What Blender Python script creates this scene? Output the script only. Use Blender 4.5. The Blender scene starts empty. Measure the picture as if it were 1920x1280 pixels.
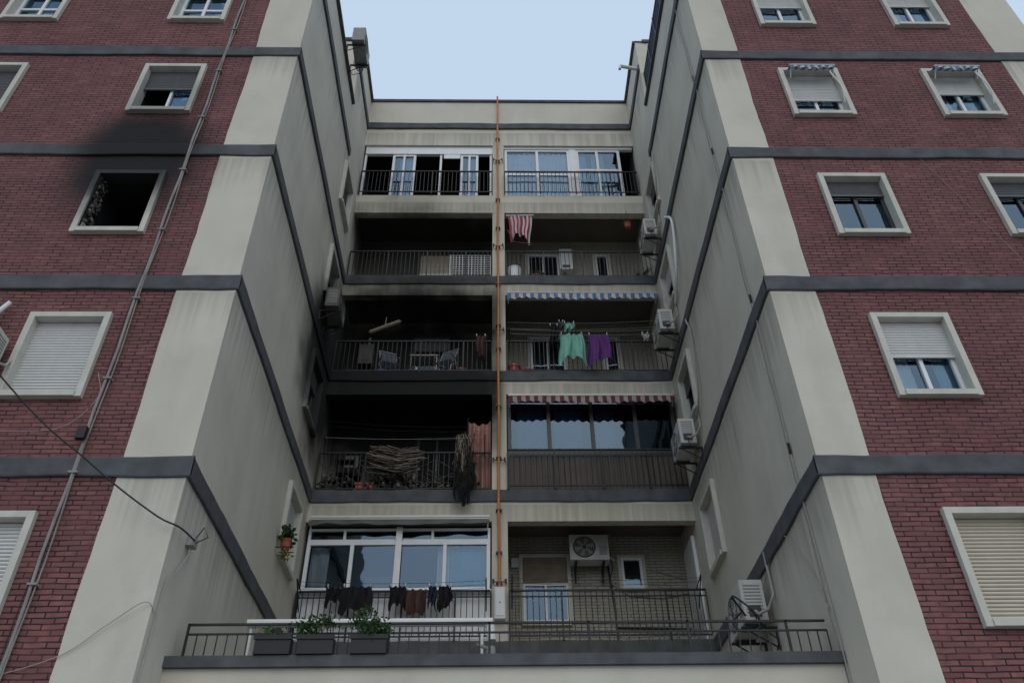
import bpy, math, random
from mathutils import Matrix, Vector
random.seed(7)
G=1.6
sc=bpy.context.scene
# ---------------------------------------------------------------- materials
def N(nt,t,**k):
    n=nt.nodes.new(t)
    for a,b in k.items(): setattr(n,a,b)
    return n
# fire soot deposits: centre, radii, strength, confined to the left flat (x<0)
BLOBS=[((-5.85,8.93,11.2),(1.35,1.2,1.6),.98,0),
       ((-5.75,8.93,12.7),(.85,.8,1.2),.4,0),
       ((-1.9,15.7,10.95),(3.4,3.0,2.05),1.0,1),
       ((-3.7,14.4,11.0),(1.0,2.1,2.5),.98,1),
       ((-2.0,15.9,12.8),(3.8,2.7,2.2),.98,1),
       ((-2.2,16.3,16.6),(3.4,1.5,1.6),.85,1)]
def soot(nt,vec):
    nz=N(nt,'ShaderNodeTexNoise'); nz.inputs['Scale'].default_value=1.4; nz.inputs['Detail'].default_value=7
    nt.links.new(vec,nz.inputs['Vector'])
    sp=N(nt,'ShaderNodeSeparateXYZ'); nt.links.new(vec,sp.inputs[0])
    mk_=N(nt,'ShaderNodeMapRange',interpolation_type='SMOOTHSTEP'); nt.links.new(sp.outputs[0],mk_.inputs['Value'])
    mk_.inputs['From Min'].default_value=0.0; mk_.inputs['From Max'].default_value=.34; mk_.inputs['To Min'].default_value=1; mk_.inputs['To Max'].default_value=0
    out=None
    for c,r,I,lim in BLOBS:
        s=N(nt,'ShaderNodeVectorMath',operation='SUBTRACT'); s.inputs[1].default_value=c; nt.links.new(vec,s.inputs[0])
        d=N(nt,'ShaderNodeVectorMath',operation='DIVIDE'); d.inputs[1].default_value=r; nt.links.new(s.outputs[0],d.inputs[0])
        l=N(nt,'ShaderNodeVectorMath',operation='LENGTH'); nt.links.new(d.outputs[0],l.inputs[0])
        a=N(nt,'ShaderNodeMath',operation='MULTIPLY_ADD'); nt.links.new(nz.outputs['Fac'],a.inputs[0]); a.inputs[1].default_value=.55; nt.links.new(l.outputs['Value'],a.inputs[2])
        m=N(nt,'ShaderNodeMapRange',interpolation_type='SMOOTHSTEP'); nt.links.new(a.outputs[0],m.inputs['Value'])
        m.inputs['From Min'].default_value=.8; m.inputs['From Max'].default_value=1.42
        m.inputs['To Min'].default_value=I; m.inputs['To Max'].default_value=0
        v=m.outputs[0]
        if lim:
            q=N(nt,'ShaderNodeMath',operation='MULTIPLY'); nt.links.new(v,q.inputs[0]); nt.links.new(mk_.outputs[0],q.inputs[1]); v=q.outputs[0]
        if out is None: out=v
        else:
            x=N(nt,'ShaderNodeMath',operation='MAXIMUM'); nt.links.new(out,x.inputs[0]); nt.links.new(v,x.inputs[1]); out=x.outputs[0]
    return out
def mixc(nt,fac,a,b,blend='MIX'):
    m=N(nt,'ShaderNodeMix',data_type='RGBA',blend_type=blend)
    for s,v in ((0,fac),(6,a),(7,b)):
        if hasattr(v,'is_linked') or hasattr(v,'links'): nt.links.new(v,m.inputs[s])
        else: m.inputs[s].default_value=v if s==0 else (*v,1)
    return m.outputs[2]
def mk(name,col,rough=.75,var=.15,scale=2.5,bump=0.,bscale=70,soo=False,streak=0.,metal=0.,brick=None,spec=.4,sx=5.,grime=0.):
    m=bpy.data.materials.new(name); m.use_nodes=True; nt=m.node_tree; b=nt.nodes['Principled BSDF']
    b.inputs['Roughness'].default_value=rough; b.inputs['Metallic'].default_value=metal; b.inputs['Specular IOR Level'].default_value=spec
    tc=N(nt,'ShaderNodeTexCoord'); vec=tc.outputs['Object']
    nz=N(nt,'ShaderNodeTexNoise'); nz.inputs['Scale'].default_value=scale; nz.inputs['Detail'].default_value=5; nt.links.new(vec,nz.inputs['Vector'])
    mr=N(nt,'ShaderNodeMapRange'); nt.links.new(nz.outputs['Fac'],mr.inputs['Value']); mr.inputs['From Min'].default_value=.25; mr.inputs['From Max'].default_value=.75
    lo=tuple(c*(1-var) for c in col); hi=tuple(min(1,c*(1+var)) for c in col)
    c=mixc(nt,mr.outputs[0],lo,hi); hgt=None
    if brick:
        bw,bh,mc,c2,ms=brick
        sp=N(nt,'ShaderNodeSeparateXYZ'); nt.links.new(vec,sp.inputs[0])
        cb=N(nt,'ShaderNodeCombineXYZ'); nt.links.new(sp.outputs[0],cb.inputs[0]); nt.links.new(sp.outputs[2],cb.inputs[1])
        n2=N(nt,'ShaderNodeTexNoise'); n2.inputs['Scale'].default_value=1.6; n2.inputs['Detail'].default_value=5; nt.links.new(vec,n2.inputs['Vector'])
        vs=N(nt,'ShaderNodeVectorMath',operation='SCALE'); nt.links.new(n2.outputs['Color'],vs.inputs[0]); vs.inputs['Scale'].default_value=.05
        va=N(nt,'ShaderNodeVectorMath',operation='ADD'); nt.links.new(cb.outputs[0],va.inputs[0]); nt.links.new(vs.outputs[0],va.inputs[1])
        bt=N(nt,'ShaderNodeTexBrick'); nt.links.new(va.outputs[0],bt.inputs['Vector'])
        bt.inputs['Scale'].default_value=1; bt.inputs['Brick Width'].default_value=bw; bt.inputs['Row Height'].default_value=bh
        bt.inputs['Mortar Size'].default_value=ms; bt.inputs['Mortar Smooth'].default_value=.4; bt.inputs['Bias'].default_value=-.1
        bt.inputs['Mortar'].default_value=(*mc,1); bt.inputs['Color2'].default_value=(*c2,1)
        nt.links.new(c,bt.inputs['Color1'])
        c=bt.outputs['Color']
        n3=N(nt,'ShaderNodeTexNoise'); n3.inputs['Scale'].default_value=.55; n3.inputs['Detail'].default_value=4; nt.links.new(vec,n3.inputs['Vector'])
        r3=N(nt,'ShaderNodeMapRange'); nt.links.new(n3.outputs['Fac'],r3.inputs['Value']); r3.inputs['From Min'].default_value=.3; r3.inputs['From Max'].default_value=.7; r3.inputs['To Max'].default_value=.5
        c=mixc(nt,r3.outputs[0],c,(.62,.58,.6),'MULTIPLY')
        # joint shadow put into the colour: some joints lightened, others left dark
        n6=N(nt,'ShaderNodeTexNoise'); n6.inputs['Scale'].default_value=2.6; n6.inputs['Detail'].default_value=7; nt.links.new(vec,n6.inputs['Vector'])
        r6=N(nt,'ShaderNodeMapRange'); nt.links.new(n6.outputs['Fac'],r6.inputs['Value']); r6.inputs['From Min'].default_value=.46; r6.inputs['From Max'].default_value=.6; r6.inputs['To Max'].default_value=.5
        mm=N(nt,'ShaderNodeMath',operation='MULTIPLY'); nt.links.new(bt.outputs['Fac'],mm.inputs[0]); nt.links.new(r6.outputs[0],mm.inputs[1])
        c=mixc(nt,mm.outputs[0],c,tuple(k*.75 for k in col))
        hgt=N(nt,'ShaderNodeMath',operation='SUBTRACT'); hgt.inputs[0].default_value=1; nt.links.new(bt.outputs['Fac'],hgt.inputs[1]); hgt=hgt.outputs[0]
    if streak or grime:
        mp=N(nt,'ShaderNodeMapping'); mp.inputs['Scale'].default_value=(sx,sx,.3); nt.links.new(vec,mp.inputs[0])
        n4=N(nt,'ShaderNodeTexNoise'); n4.inputs['Scale'].default_value=1.2; n4.inputs['Detail'].default_value=7; nt.links.new(mp.outputs[0],n4.inputs['Vector'])
        r4=N(nt,'ShaderNodeMapRange'); nt.links.new(n4.outputs['Fac'],r4.inputs['Value']); r4.inputs['From Min'].default_value=.5; r4.inputs['From Max'].default_value=.85; r4.inputs['To Max'].default_value=streak
        c=mixc(nt,r4.outputs[0],c,tuple(k*.35 for k in col))
    if grime:
        # patches of older and newer paint
        n7=N(nt,'ShaderNodeTexNoise'); n7.inputs['Scale'].default_value=.7; n7.inputs['Detail'].default_value=8; n7.inputs['Roughness'].default_value=.65; nt.links.new(vec,n7.inputs['Vector'])
        r7=N(nt,'ShaderNodeMapRange'); nt.links.new(n7.outputs['Fac'],r7.inputs['Value']); r7.inputs['From Min'].default_value=.5; r7.inputs['From Max'].default_value=.56; r7.inputs['To Max'].default_value=.10
        c=mixc(nt,r7.outputs[0],c,tuple(k*.5 for k in col))
        # dirt washed down below every storey band (3.0 m apart)
        s3=N(nt,'ShaderNodeSeparateXYZ'); nt.links.new(vec,s3.inputs[0])
        a1=N(nt,'ShaderNodeMath',operation='SUBTRACT'); a1.inputs[0].default_value=5.27+30.0; nt.links.new(s3.outputs[2],a1.inputs[1])
        a2=N(nt,'ShaderNodeMath',operation='MODULO'); nt.links.new(a1.outputs[0],a2.inputs[0]); a2.inputs[1].default_value=3.0
        mp8=N(nt,'ShaderNodeMapping'); mp8.inputs['Scale'].default_value=(9,9,.12); nt.links.new(vec,mp8.inputs[0])
        n8=N(nt,'ShaderNodeTexNoise'); n8.inputs['Scale'].default_value=1; n8.inputs['Detail'].default_value=5; nt.links.new(mp8.outputs[0],n8.inputs['Vector'])
        m8=N(nt,'ShaderNodeMath',operation='MULTIPLY_ADD'); nt.links.new(n8.outputs['Fac'],m8.inputs[0]); m8.inputs[1].default_value=-2.4; nt.links.new(a2.outputs[0],m8.inputs[2])
        r8=N(nt,'ShaderNodeMapRange',interpolation_type='SMOOTHSTEP'); nt.links.new(m8.outputs[0],r8.inputs['Value']); r8.inputs['From Min'].default_value=-1.5; r8.inputs['From Max'].default_value=-.3; r8.inputs['To Min'].default_value=grime; r8.inputs['To Max'].default_value=0
        c=mixc(nt,r8.outputs[0],c,tuple(k*.3 for k in col))
    if soo: c=mixc(nt,soot(nt,vec),c,(.005,.005,.005))
    nt.links.new(c,b.inputs['Base Color'])
    if bump or hgt:
        bp=N(nt,'ShaderNodeBump'); bp.inputs['Strength'].default_value=bump or .4; bp.inputs['Distance'].default_value=.012
        if hgt: nt.links.new(hgt,bp.inputs['Height'])
        else:
            n5=N(nt,'ShaderNodeTexNoise'); n5.inputs['Scale'].default_value=bscale; n5.inputs['Detail'].default_value=4; nt.links.new(vec,n5.inputs['Vector']); nt.links.new(n5.outputs['Fac'],bp.inputs['Height'])
        nt.links.new(bp.outputs[0],b.inputs['Normal'])
    return m
def mkglass(name,tint=(.85,.9,.93),ior=2.0):
    m=bpy.data.materials.new(name); m.use_nodes=True; nt=m.node_tree; nt.nodes.clear()
    o=N(nt,'ShaderNodeOutputMaterial'); mx=N(nt,'ShaderNodeMixShader'); fr=N(nt,'ShaderNodeFresnel'); fr.inputs[0].default_value=ior
    t=N(nt,'ShaderNodeBsdfTransparent'); t.inputs[0].default_value=(*tint,1)
    g=N(nt,'ShaderNodeBsdfGlossy'); g.inputs['Roughness'].default_value=.02; g.inputs['Color'].default_value=(.5,.74,1,1)
    tc=N(nt,'ShaderNodeTexCoord'); nz=N(nt,'ShaderNodeTexNoise'); nz.inputs['Scale'].default_value=1.5; nt.links.new(tc.outputs['Object'],nz.inputs['Vector'])
    bp=N(nt,'ShaderNodeBump'); bp.inputs['Strength'].default_value=.25; bp.inputs['Distance'].default_value=.03; nt.links.new(nz.outputs['Fac'],bp.inputs['Height']); nt.links.new(bp.outputs[0],g.inputs['Normal'])
    nt.links.new(fr.outputs[0],mx.inputs[0]); nt.links.new(t.outputs[0],mx.inputs[1]); nt.links.new(g.outputs[0],mx.inputs[2]); nt.links.new(mx.outputs[0],o.inputs[0])
    return m
BRICK=mk('red_brick',(.225,.092,.086),.88,.3,9,bump=.6,soo=True,brick=(.245,.064,(.022,.013,.013),(.165,.067,.068),.0095))  # near-black mortar colour stands in for the shadow in the joints
BRICKW=mk('painted_brick',(.44,.41,.335),.8,.1,6,bump=.8,soo=True,brick=(.25,.066,(.17,.155,.125),(.40,.37,.305),.0095))
PAINT=mk('cream_render',(.57,.535,.45),.85,.08,.9,bump=.25,bscale=60,soo=True,streak=.22,sx=1.6,grime=.42)
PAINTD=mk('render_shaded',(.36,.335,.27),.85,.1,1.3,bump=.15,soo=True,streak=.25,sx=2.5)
BAND=mk('grey_band',(.08,.084,.09),.85,.3,4,bump=.3,bscale=30,soo=True,streak=.25)
TRIM=mk('window_surround',(.53,.515,.45),.7,.1,5,soo=True,streak=.3)
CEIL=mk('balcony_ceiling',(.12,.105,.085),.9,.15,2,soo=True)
SHW=mk('shutter_white',(.62,.62,.60),.5,.05,5,streak=.15)
SHB=mk('shutter_beige',(.52,.46,.36),.5,.06,5)
SHG=mk('shutter_grey',(.11,.11,.115),.5,.1,5)
FRW=mk('frame_white',(.72,.73,.74),.4,.04,5)
FRD=mk('frame_dark',(.035,.035,.038),.4,.1,5)
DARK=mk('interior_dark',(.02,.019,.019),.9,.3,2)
CHAR=mk('charred',(.008,.008,.008),.95,.5,6,bump=.5,bscale=12)
IRON=mk('black_iron',(.02,.021,.023),.5,.2,8,metal=.3)
CURT=mk('curtain_white',(.62,.66,.7),.9,.08,3)
CURTB=mk('curtain_blue',(.2,.36,.5),.9,.1,3)
ORANGE=mk('orange_pipe',(.50,.18,.04),.55,.3,2)
ACW=mk('ac_white',(.52,.52,.48),.45,.1,4,streak=.3)
ACD=mk('ac_dark',(.05,.05,.05),.6,.1,4)
GALV=mk('galvanised',(.30,.30,.29),.5,.2,8,metal=.2)
GREYC=mk('conduit_grey',(.25,.235,.22),.7,.3,3,streak=.4)
PVC=mk('pvc_white',(.62,.62,.6),.4,.05,4)
CABLE=mk('cable_black',(.02,.02,.02),.6,.1,4)
CABLEW=mk('cable_white',(.34,.33,.30),.6,.1,4)
TERRA=mk('terracotta',(.33,.09,.05),.7,.15,6)
REDP=mk('red_plastic',(.35,.06,.05),.4,.1,4)
BLUEP=mk('blue_plastic',(.04,.16,.4),.4,.1,4)
BLACKP=mk('black_plastic',(.008,.008,.01),.5,.1,4)
PLASTW=mk('white_plastic',(.65,.67,.68),.4,.05,4)
REED=mk('burnt_reed',(.11,.085,.065),.9,.7,6)
PINKP=mk('scorched_panel',(.30,.15,.12),.8,.6,2.2,streak=.9)
BRN=mk('brown_slat',(.085,.065,.055),.6,.2,5,streak=.3)
GREYF=mk('grey_fabric',(.13,.125,.12),.9,.15,3)
BLIND=mk('reed_blind',(.25,.21,.155),.9,.2,6)
LEAF=mk('leaf_green',(.05,.10,.03),.6,.5,14)
LEAF2=mk('leaf_dark',(.025,.055,.02),.6,.4,14)
FLOWER=mk('flower_yellow',(.6,.45,.04),.6,.2,8)
BARK=mk('stem',(.1,.07,.04),.9,.2,8)
GLASS=mkglass('window_glass')
GLASSD=mkglass('window_glass_tinted',(.4,.45,.5),1.95)
def cloth(n,c): return mk(n,c,.95,.12,6,bump=.2,bscale=200)
C_RED=cloth('fabric_wine',(.14,.035,.045)); C_WH=cloth('fabric_white',(.52,.51,.48)); C_BLUE=cloth('fabric_blue',(.10,.19,.34)); C_MINT=cloth('fabric_mint',(.2,.45,.36))
C_PUR=cloth('fabric_purple',(.12,.04,.19)); C_BLK=cloth('fabric_black',(.012,.012,.015)); C_BRN=cloth('fabric_brown',(.07,.035,.03)); C_NAVY=cloth('fabric_navy',(.02,.03,.06)); C_GREY=cloth('fabric_grey',(.1,.12,.14)); C_CREAM=cloth('fabric_cream',(.34,.31,.27)); C_PINK=cloth('fabric_red_stripe',(.33,.05,.09))
# ---------------------------------------------------------------- mesh builder
class MB:
    def __init__(s,M=None): s.v=[];s.f=[];s.mi=[];s.mats=[];s.M=M or Matrix()
    def idx(s,m):
        if m not in s.mats: s.mats.append(m)
        return s.mats.index(m)
    def face(s,p,m):
        b=len(s.v); s.v+= [s.M@Vector(q) for q in p]; s.f.append(tuple(range(b,b+len(p)))); s.mi.append(s.idx(m))
    def box(s,x0,x1,y0,y1,z0,z1,m):
        b=len(s.v); s.v+=[s.M@Vector(p) for p in ((x0,y0,z0),(x1,y0,z0),(x1,y1,z0),(x0,y1,z0),(x0,y0,z1),(x1,y0,z1),(x1,y1,z1),(x0,y1,z1))]
        for q in ((0,3,2,1),(4,5,6,7),(0,1,5,4),(1,2,6,5),(2,3,7,6),(3,0,4,7)): s.f.append(tuple(b+i for i in q)); s.mi.append(s.idx(m))
    def tube(s,pts,r,m,n=6,cap=True):
        pts=[Vector(p) for p in pts]; b=len(s.v); k=len(pts)
        for i,p in enumerate(pts):
            d=(pts[min(i+1,k-1)]-pts[max(i-1,0)]).normalized()
            a=d.cross(Vector((0,0,1)) if abs(d.z)<.9 else Vector((1,0,0))).normalized(); c=d.cross(a)
            rr=r[i] if isinstance(r,(list,tuple)) else r
            for j in range(n):
                t=2*math.pi*(j+.5)/n; s.v.append(s.M@(p+a*math.cos(t)*rr+c*math.sin(t)*rr))
        for i in range(k-1):
            for j in range(n):
                s.f.append((b+i*n+j,b+i*n+(j+1)%n,b+(i+1)*n+(j+1)%n,b+(i+1)*n+j)); s.mi.append(s.idx(m))
        if cap:
            s.f.append(tuple(b+j for j in range(n))[::-1]); s.mi.append(s.idx(m))
            s.f.append(tuple(b+(k-1)*n+j for j in range(n))); s.mi.append(s.idx(m))
    def grid(s,fn,nu,nv,mf):
        b=len(s.v)
        for i in range(nu+1):
            for j in range(nv+1): s.v.append(s.M@Vector(fn(i/nu,j/nv)))
        for i in range(nu):
            for j in range(nv):
                q=b+i*(nv+1)+j; s.f.append((q,q+nv+1,q+nv+2,q+1)); s.mi.append(s.idx(mf(i/nu,j/nv) if callable(mf) else mf))
    def build(s,name,parent=None,bevel=0,smooth=False,origin=None):
        o0=Vector(origin) if origin else Vector((0,0,0))
        me=bpy.data.meshes.new(name); me.from_pydata([v-o0 for v in s.v],[],s.f)
        for m in s.mats: me.materials.append(m)
        me.polygons.foreach_set('material_index',s.mi)
        if smooth: me.polygons.foreach_set('use_smooth',[True]*len(s.f))
        me.update(); o=bpy.data.objects.new(name,me); sc.collection.objects.link(o)
        if parent: o.parent=parent; o.location=o0
        else: o.location=o0+Vector((0,0,G))
        if bevel:
            w=o.modifiers.new('b','BEVEL'); w.width=bevel; w.segments=2; w.limit_method='ANGLE'
        return o
def T(x,y,z,rz=0): return Matrix.Translation((x,y,z))@Matrix.Rotation(math.radians(rz),4,'Z')
bld=bpy.data.objects.new('apartment_building',None); sc.collection.objects.link(bld); bld.location=(0,0,G)

# ---------------------------------------------------------------- constants
D0=8.93; DB=15.1; DR=16.5; XL=-3.68; XR=3.97; D2=13.1
F=[5.54,8.59,11.6,14.54,17.55,20.55]
def panel(mb,x0,x1,z0,z1,holes,mat):
    xs=sorted({x0,x1,*[h[0] for h in holes],*[h[1] for h in holes]}); zs=sorted({z0,z1,*[h[2] for h in holes],*[h[3] for h in holes]})
    xs=[x for x in xs if x0<=x<=x1]; zs=[z for z in zs if z0<=z<=z1]
    for a,b in zip(xs,xs[1:]):
        for c,d in zip(zs,zs[1:]):
            mx,mz=(a+b)/2,(c+d)/2
            if any(h[0]<mx<h[1] and h[2]<mz<h[3] for h in holes): continue
            mb.face([(a,0,c),(b,0,c),(b,0,d),(a,0,d)],mat)
ROWS=[.35,3.37,6.42,9.46,12.49,15.45]
HW=.555; H=1.43
def holes_for(xcs,rows,ins=.03): return [(x-HW+ins,x+HW-ins,z+ins,z+H-ins) for x in xcs for z in rows]
LC=[-5.825,-9.06,-12.3]; RC=[5.82,8.5]
w=MB(T(0,D0,0)); panel(w,-15,-4.51,-1.6,18.75,holes_for(LC,ROWS),BRICK)
panel(w,4.64,9.63,-1.6,18.75,holes_for(RC,ROWS),BRICK)
def strip(x0,x1,wav0,wav1):
    n=90; z0,z1=-1.6,18.75; ph=random.random()*9
    def e(x,i,on): return x+(random.uniform(-.006,.006)+.012*math.sin(i*.35+ph) if on else 0)
    P=[(e(x0,i,wav0),e(x1,i,wav1),z0+(z1-z0)*i/n) for i in range(n+1)]
    for (a,b,z),(c,d,zz) in zip(P,P[1:]):
        w.face([(a,-.012,z),(b,-.012,z),(d,-.012,zz),(c,-.012,zz)],PAINT)
        w.face([(a,-.012,z),(c,-.012,zz),(c,.01,zz),(a,.01,z)],PAINT); w.face([(b,-.012,z),(d,-.012,zz),(d,.01,zz),(b,.01,z)],PAINT)
strip(-4.51,XL,True,False); strip(XR,4.64,False,True); strip(9.63,10.6,True,False); strip(-15.8,-15,False,True)
w.build('front_walls',bld)
SW=13.95
SROW=[6.42,9.46,12.49,15.45]
w=MB(T(XL,0,0,90)); panel(w,D0-.012,D2,-1.6,18.75,[],PAINT); panel(w,D2,DR,-1.6,21.75,holes_for([SW],SROW),PAINT)
w.M=T(XR,0,0,-90); panel(w,-D2,-D0+.012,-1.6,18.75,[],PAINT); panel(w,-DR,-D2,-1.6,21.75,holes_for([-SW],SROW),PAINT)
w.build('recess_side_walls',bld)
w=MB()
for xa,xb in ((-15.8,XL),(XR,10.6)):
    w.face([(xa,D0,18.3),(xb,D0,18.3),(xb,D2,18.3),(xa,D2,18.3)],GREYC)
    w.face([(xa,D2,18.3),(xb,D2,18.3),(xb,D2,21.75),(xa,D2,21.75)],PAINT)
    for q in (xa,xb):
        if q not in (XL,XR): w.face([(q,D0,-1.6),(q,18,-1.6),(q,18,18.75),(q,D0,18.75)],PAINT); w.face([(q,D2,18.75),(q,18,18.75),(q,18,21.75),(q,D2,21.75)],PAINT)
    xi=xb-.18 if xb==XL else xa+.18
    w.face([(xi,D0+.18,18.3),(xi,D2,18.3),(xi,D2,18.75),(xi,D0+.18,18.75)],PAINT)
w.face([(-15.8,18,-1.6),(10.6,18,-1.6),(10.6,18,21.75),(-15.8,18,21.75)],PAINT)
w.face([(-15.8,D2,21.3),(XL,D2,21.3),(XL,18,21.3),(-15.8,18,21.3)],GREYC); w.face([(XR,D2,21.3),(10.6,D2,21.3),(10.6,18,21.3),(XR,18,21.3)],GREYC)
w.face([(XL,DB,21.2),(XR,DB,21.2),(XR,18,21.2),(XL,18,21.2)],GREYC)
w.build('roof_and_outer_walls',bld)
def wband(mb,p0,p1,nrm,z1,h=.27,t=.045,mat=BAND):
    p0=Vector(p0);p1=Vector(p1);L=(p1-p0).length;n=max(2,int(L/.3)); nv=Vector(nrm)*t
    pr=[]; ph=random.random()*9
    for i in range(n+1):
        p=p0.lerp(p1,i/n); a=random.uniform(-.008,.008)+.008*math.sin(i*.8+ph); b=random.uniform(-.008,.008)+.008*math.sin(i*.7+ph+2)
        pr.append([(p.x+e.x,p.y+e.y,z) for e,z in ((Vector((0,0)),z1-h+b),(nv*.8,z1-h+b),(nv,z1-h+b+.015),(nv,z1+a-.02),(nv*.75,z1+a),(Vector((0,0)),z1+a))])
    for A,B in zip(pr,pr[1:]):
        for k in range(5): mb.face([A[k],B[k],B[k+1],A[k+1]],mat)
    mb.face(pr[0],mat); mb.face(pr[-1][::-1],mat)
w=MB()
for z in [2.52]+F[:5]:
    wband(w,(-15.8,D0),(XL+.045,D0),(0,-1),z); wband(w,(XR-.045,D0),(10.6,D0),(0,-1),z)
    e=DB if z<17 else D2+.5
    wband(w,(XL,D0-.03),(XL,e),(1,0),z,.26); wband(w,(XR,D0-.03),(XR,e),(-1,0),z,.26)
for zz,d in ((18.87,D0),(21.87,D2)):
    e=D2 if d==D0 else DB+.05
    wband(w,(XL-.2,d),(XL-.2,e),(1,0),zz,.12,.27); wband(w,(XR+.2,d),(XR+.2,e),(-1,0),zz,.12,.27)
    w.box(-15.85,XL-.2,d-.05,d+.2,zz-.12,zz,BAND); w.box(XR+.2,10.65,d-.05,d+.2,zz-.12,zz,BAND)
wband(w,(XL,D2),(XL,DB),(1,0),20.68,.25); wband(w,(XR,D2),(XR,DB),(-1,0),20.68,.25)
for z in (8.59,11.6,14.54): wband(w,(XL+.046,DB),(XR-.046,DB),(0,-1),z,.27,.04)
wband(w,(XL+.046,DB),(XR-.046,DB),(0,-1),5.54,.27,.04)
wband(w,(XL+.046,DB),(XR-.046,DB),(0,-1),20.68,.25,.06)
w.box(XL,XR,DB-.05,DB+.2,21.75,21.84,BAND)
w.build('grey_bands',bld)
w=MB()
BB=[7.9,10.97,13.92,16.86,19.7]
w.box(XL,XR,DB,DB+.2,4.9,F[0],PAINT)
for k in range(5):
    top=F[k+1] if k<4 else 21.75
    w.box(XL,XR,DB,DB+.2,BB[k],top,PAINT)
for k in range(5):
    w.box(-.05,.26,DB+.003,DB+.22,F[k],BB[k],PAINT)
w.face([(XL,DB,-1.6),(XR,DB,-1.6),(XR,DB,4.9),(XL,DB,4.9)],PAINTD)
w.build('back_wall_frame',bld)
w=MB()
for k in range(5):
    f=F[k]; c=F[k+1]-.33 if k<4 else 20.2
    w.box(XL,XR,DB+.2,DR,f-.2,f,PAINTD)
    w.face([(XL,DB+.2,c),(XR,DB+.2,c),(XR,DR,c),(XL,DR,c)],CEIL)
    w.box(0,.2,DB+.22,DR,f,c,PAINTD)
    w.face([(XL,DR,f),(XR,DR,f),(XR,DR,c),(XL,DR,c)],BRICKW)
w.build('balcony_interiors',bld)

# ---------------------------------------------------------------- windows
def slats(mb,x0,x1,z0,z1,y,mat,p=.047):
    n=max(1,int(round((z1-z0)/p))); h=(z1-z0)/n
    for i in range(n):
        z=z0+i*h; mb.face([(x0,y+.003,z),(x1,y+.003,z),(x1,y-.008,z+h*.35),(x0,y-.008,z+h*.35)],mat)
        mb.face([(x0,y-.008,z+h*.35),(x1,y-.008,z+h*.35),(x1,y,z+h*.86),(x0,y,z+h*.86)],mat)
        mb.face([(x0,y+.008,z+h*.86),(x1,y+.008,z+h*.86),(x1,y+.008,z+h),(x0,y+.008,z+h)],ACD)
def glaz(mb,xs,z0,z1,y,fm,fw=.045,gm=None,transom=None,skip=()):
    gm=gm or GLASS
    x0,x1=xs[0],xs[-1]
    mb.box(x0,x1,y-.03,y+.03,z0,z0+fw,fm); mb.box(x0,x1,y-.03,y+.03,z1-fw,z1,fm)
    for i,x in enumerate(xs):
        a=x if i==0 else (x-fw if i==len(xs)-1 else x-fw/2); mb.box(a,a+fw,y-.034,y+.034,z0+fw,z1-fw,fm)
    if transom:
        for t in transom: mb.box(x0+fw,x1-fw,y-.026,y+.026,t-fw/2,t+fw/2,fm)
    for i,(a,b) in enumerate(zip(xs,xs[1:])):
        if i in skip: continue
        j=random.uniform(-.006,.006)
        mb.face([(a+fw/2,y+.006+j,z0+fw),(b-fw/2,y+.006-j,z0+fw),(b-fw/2,y+.006-j,z1-fw),(a+fw/2,y+.006+j,z1-fw)],gm)
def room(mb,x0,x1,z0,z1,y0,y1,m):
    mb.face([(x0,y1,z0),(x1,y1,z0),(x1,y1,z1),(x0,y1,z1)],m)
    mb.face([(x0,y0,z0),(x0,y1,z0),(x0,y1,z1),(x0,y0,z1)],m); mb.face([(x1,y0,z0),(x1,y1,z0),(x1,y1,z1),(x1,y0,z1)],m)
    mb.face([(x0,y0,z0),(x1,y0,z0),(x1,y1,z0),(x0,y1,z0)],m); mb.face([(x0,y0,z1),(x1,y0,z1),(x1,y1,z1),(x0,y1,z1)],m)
def curtain(mb,x0,x1,z0,z1,y,m,amp=.02,wl=.09,ph=0):
    n=max(6,int((x1-x0)/.018)); 
    mb.grid(lambda u,v:(x0+(x1-x0)*u,y+amp*math.sin((u*(x1-x0))/wl*6.28+ph+v*1.3+.8*math.sin(u*7))*(1.1-.5*v),z0+(z1-z0)*v),n,5,m)
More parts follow.
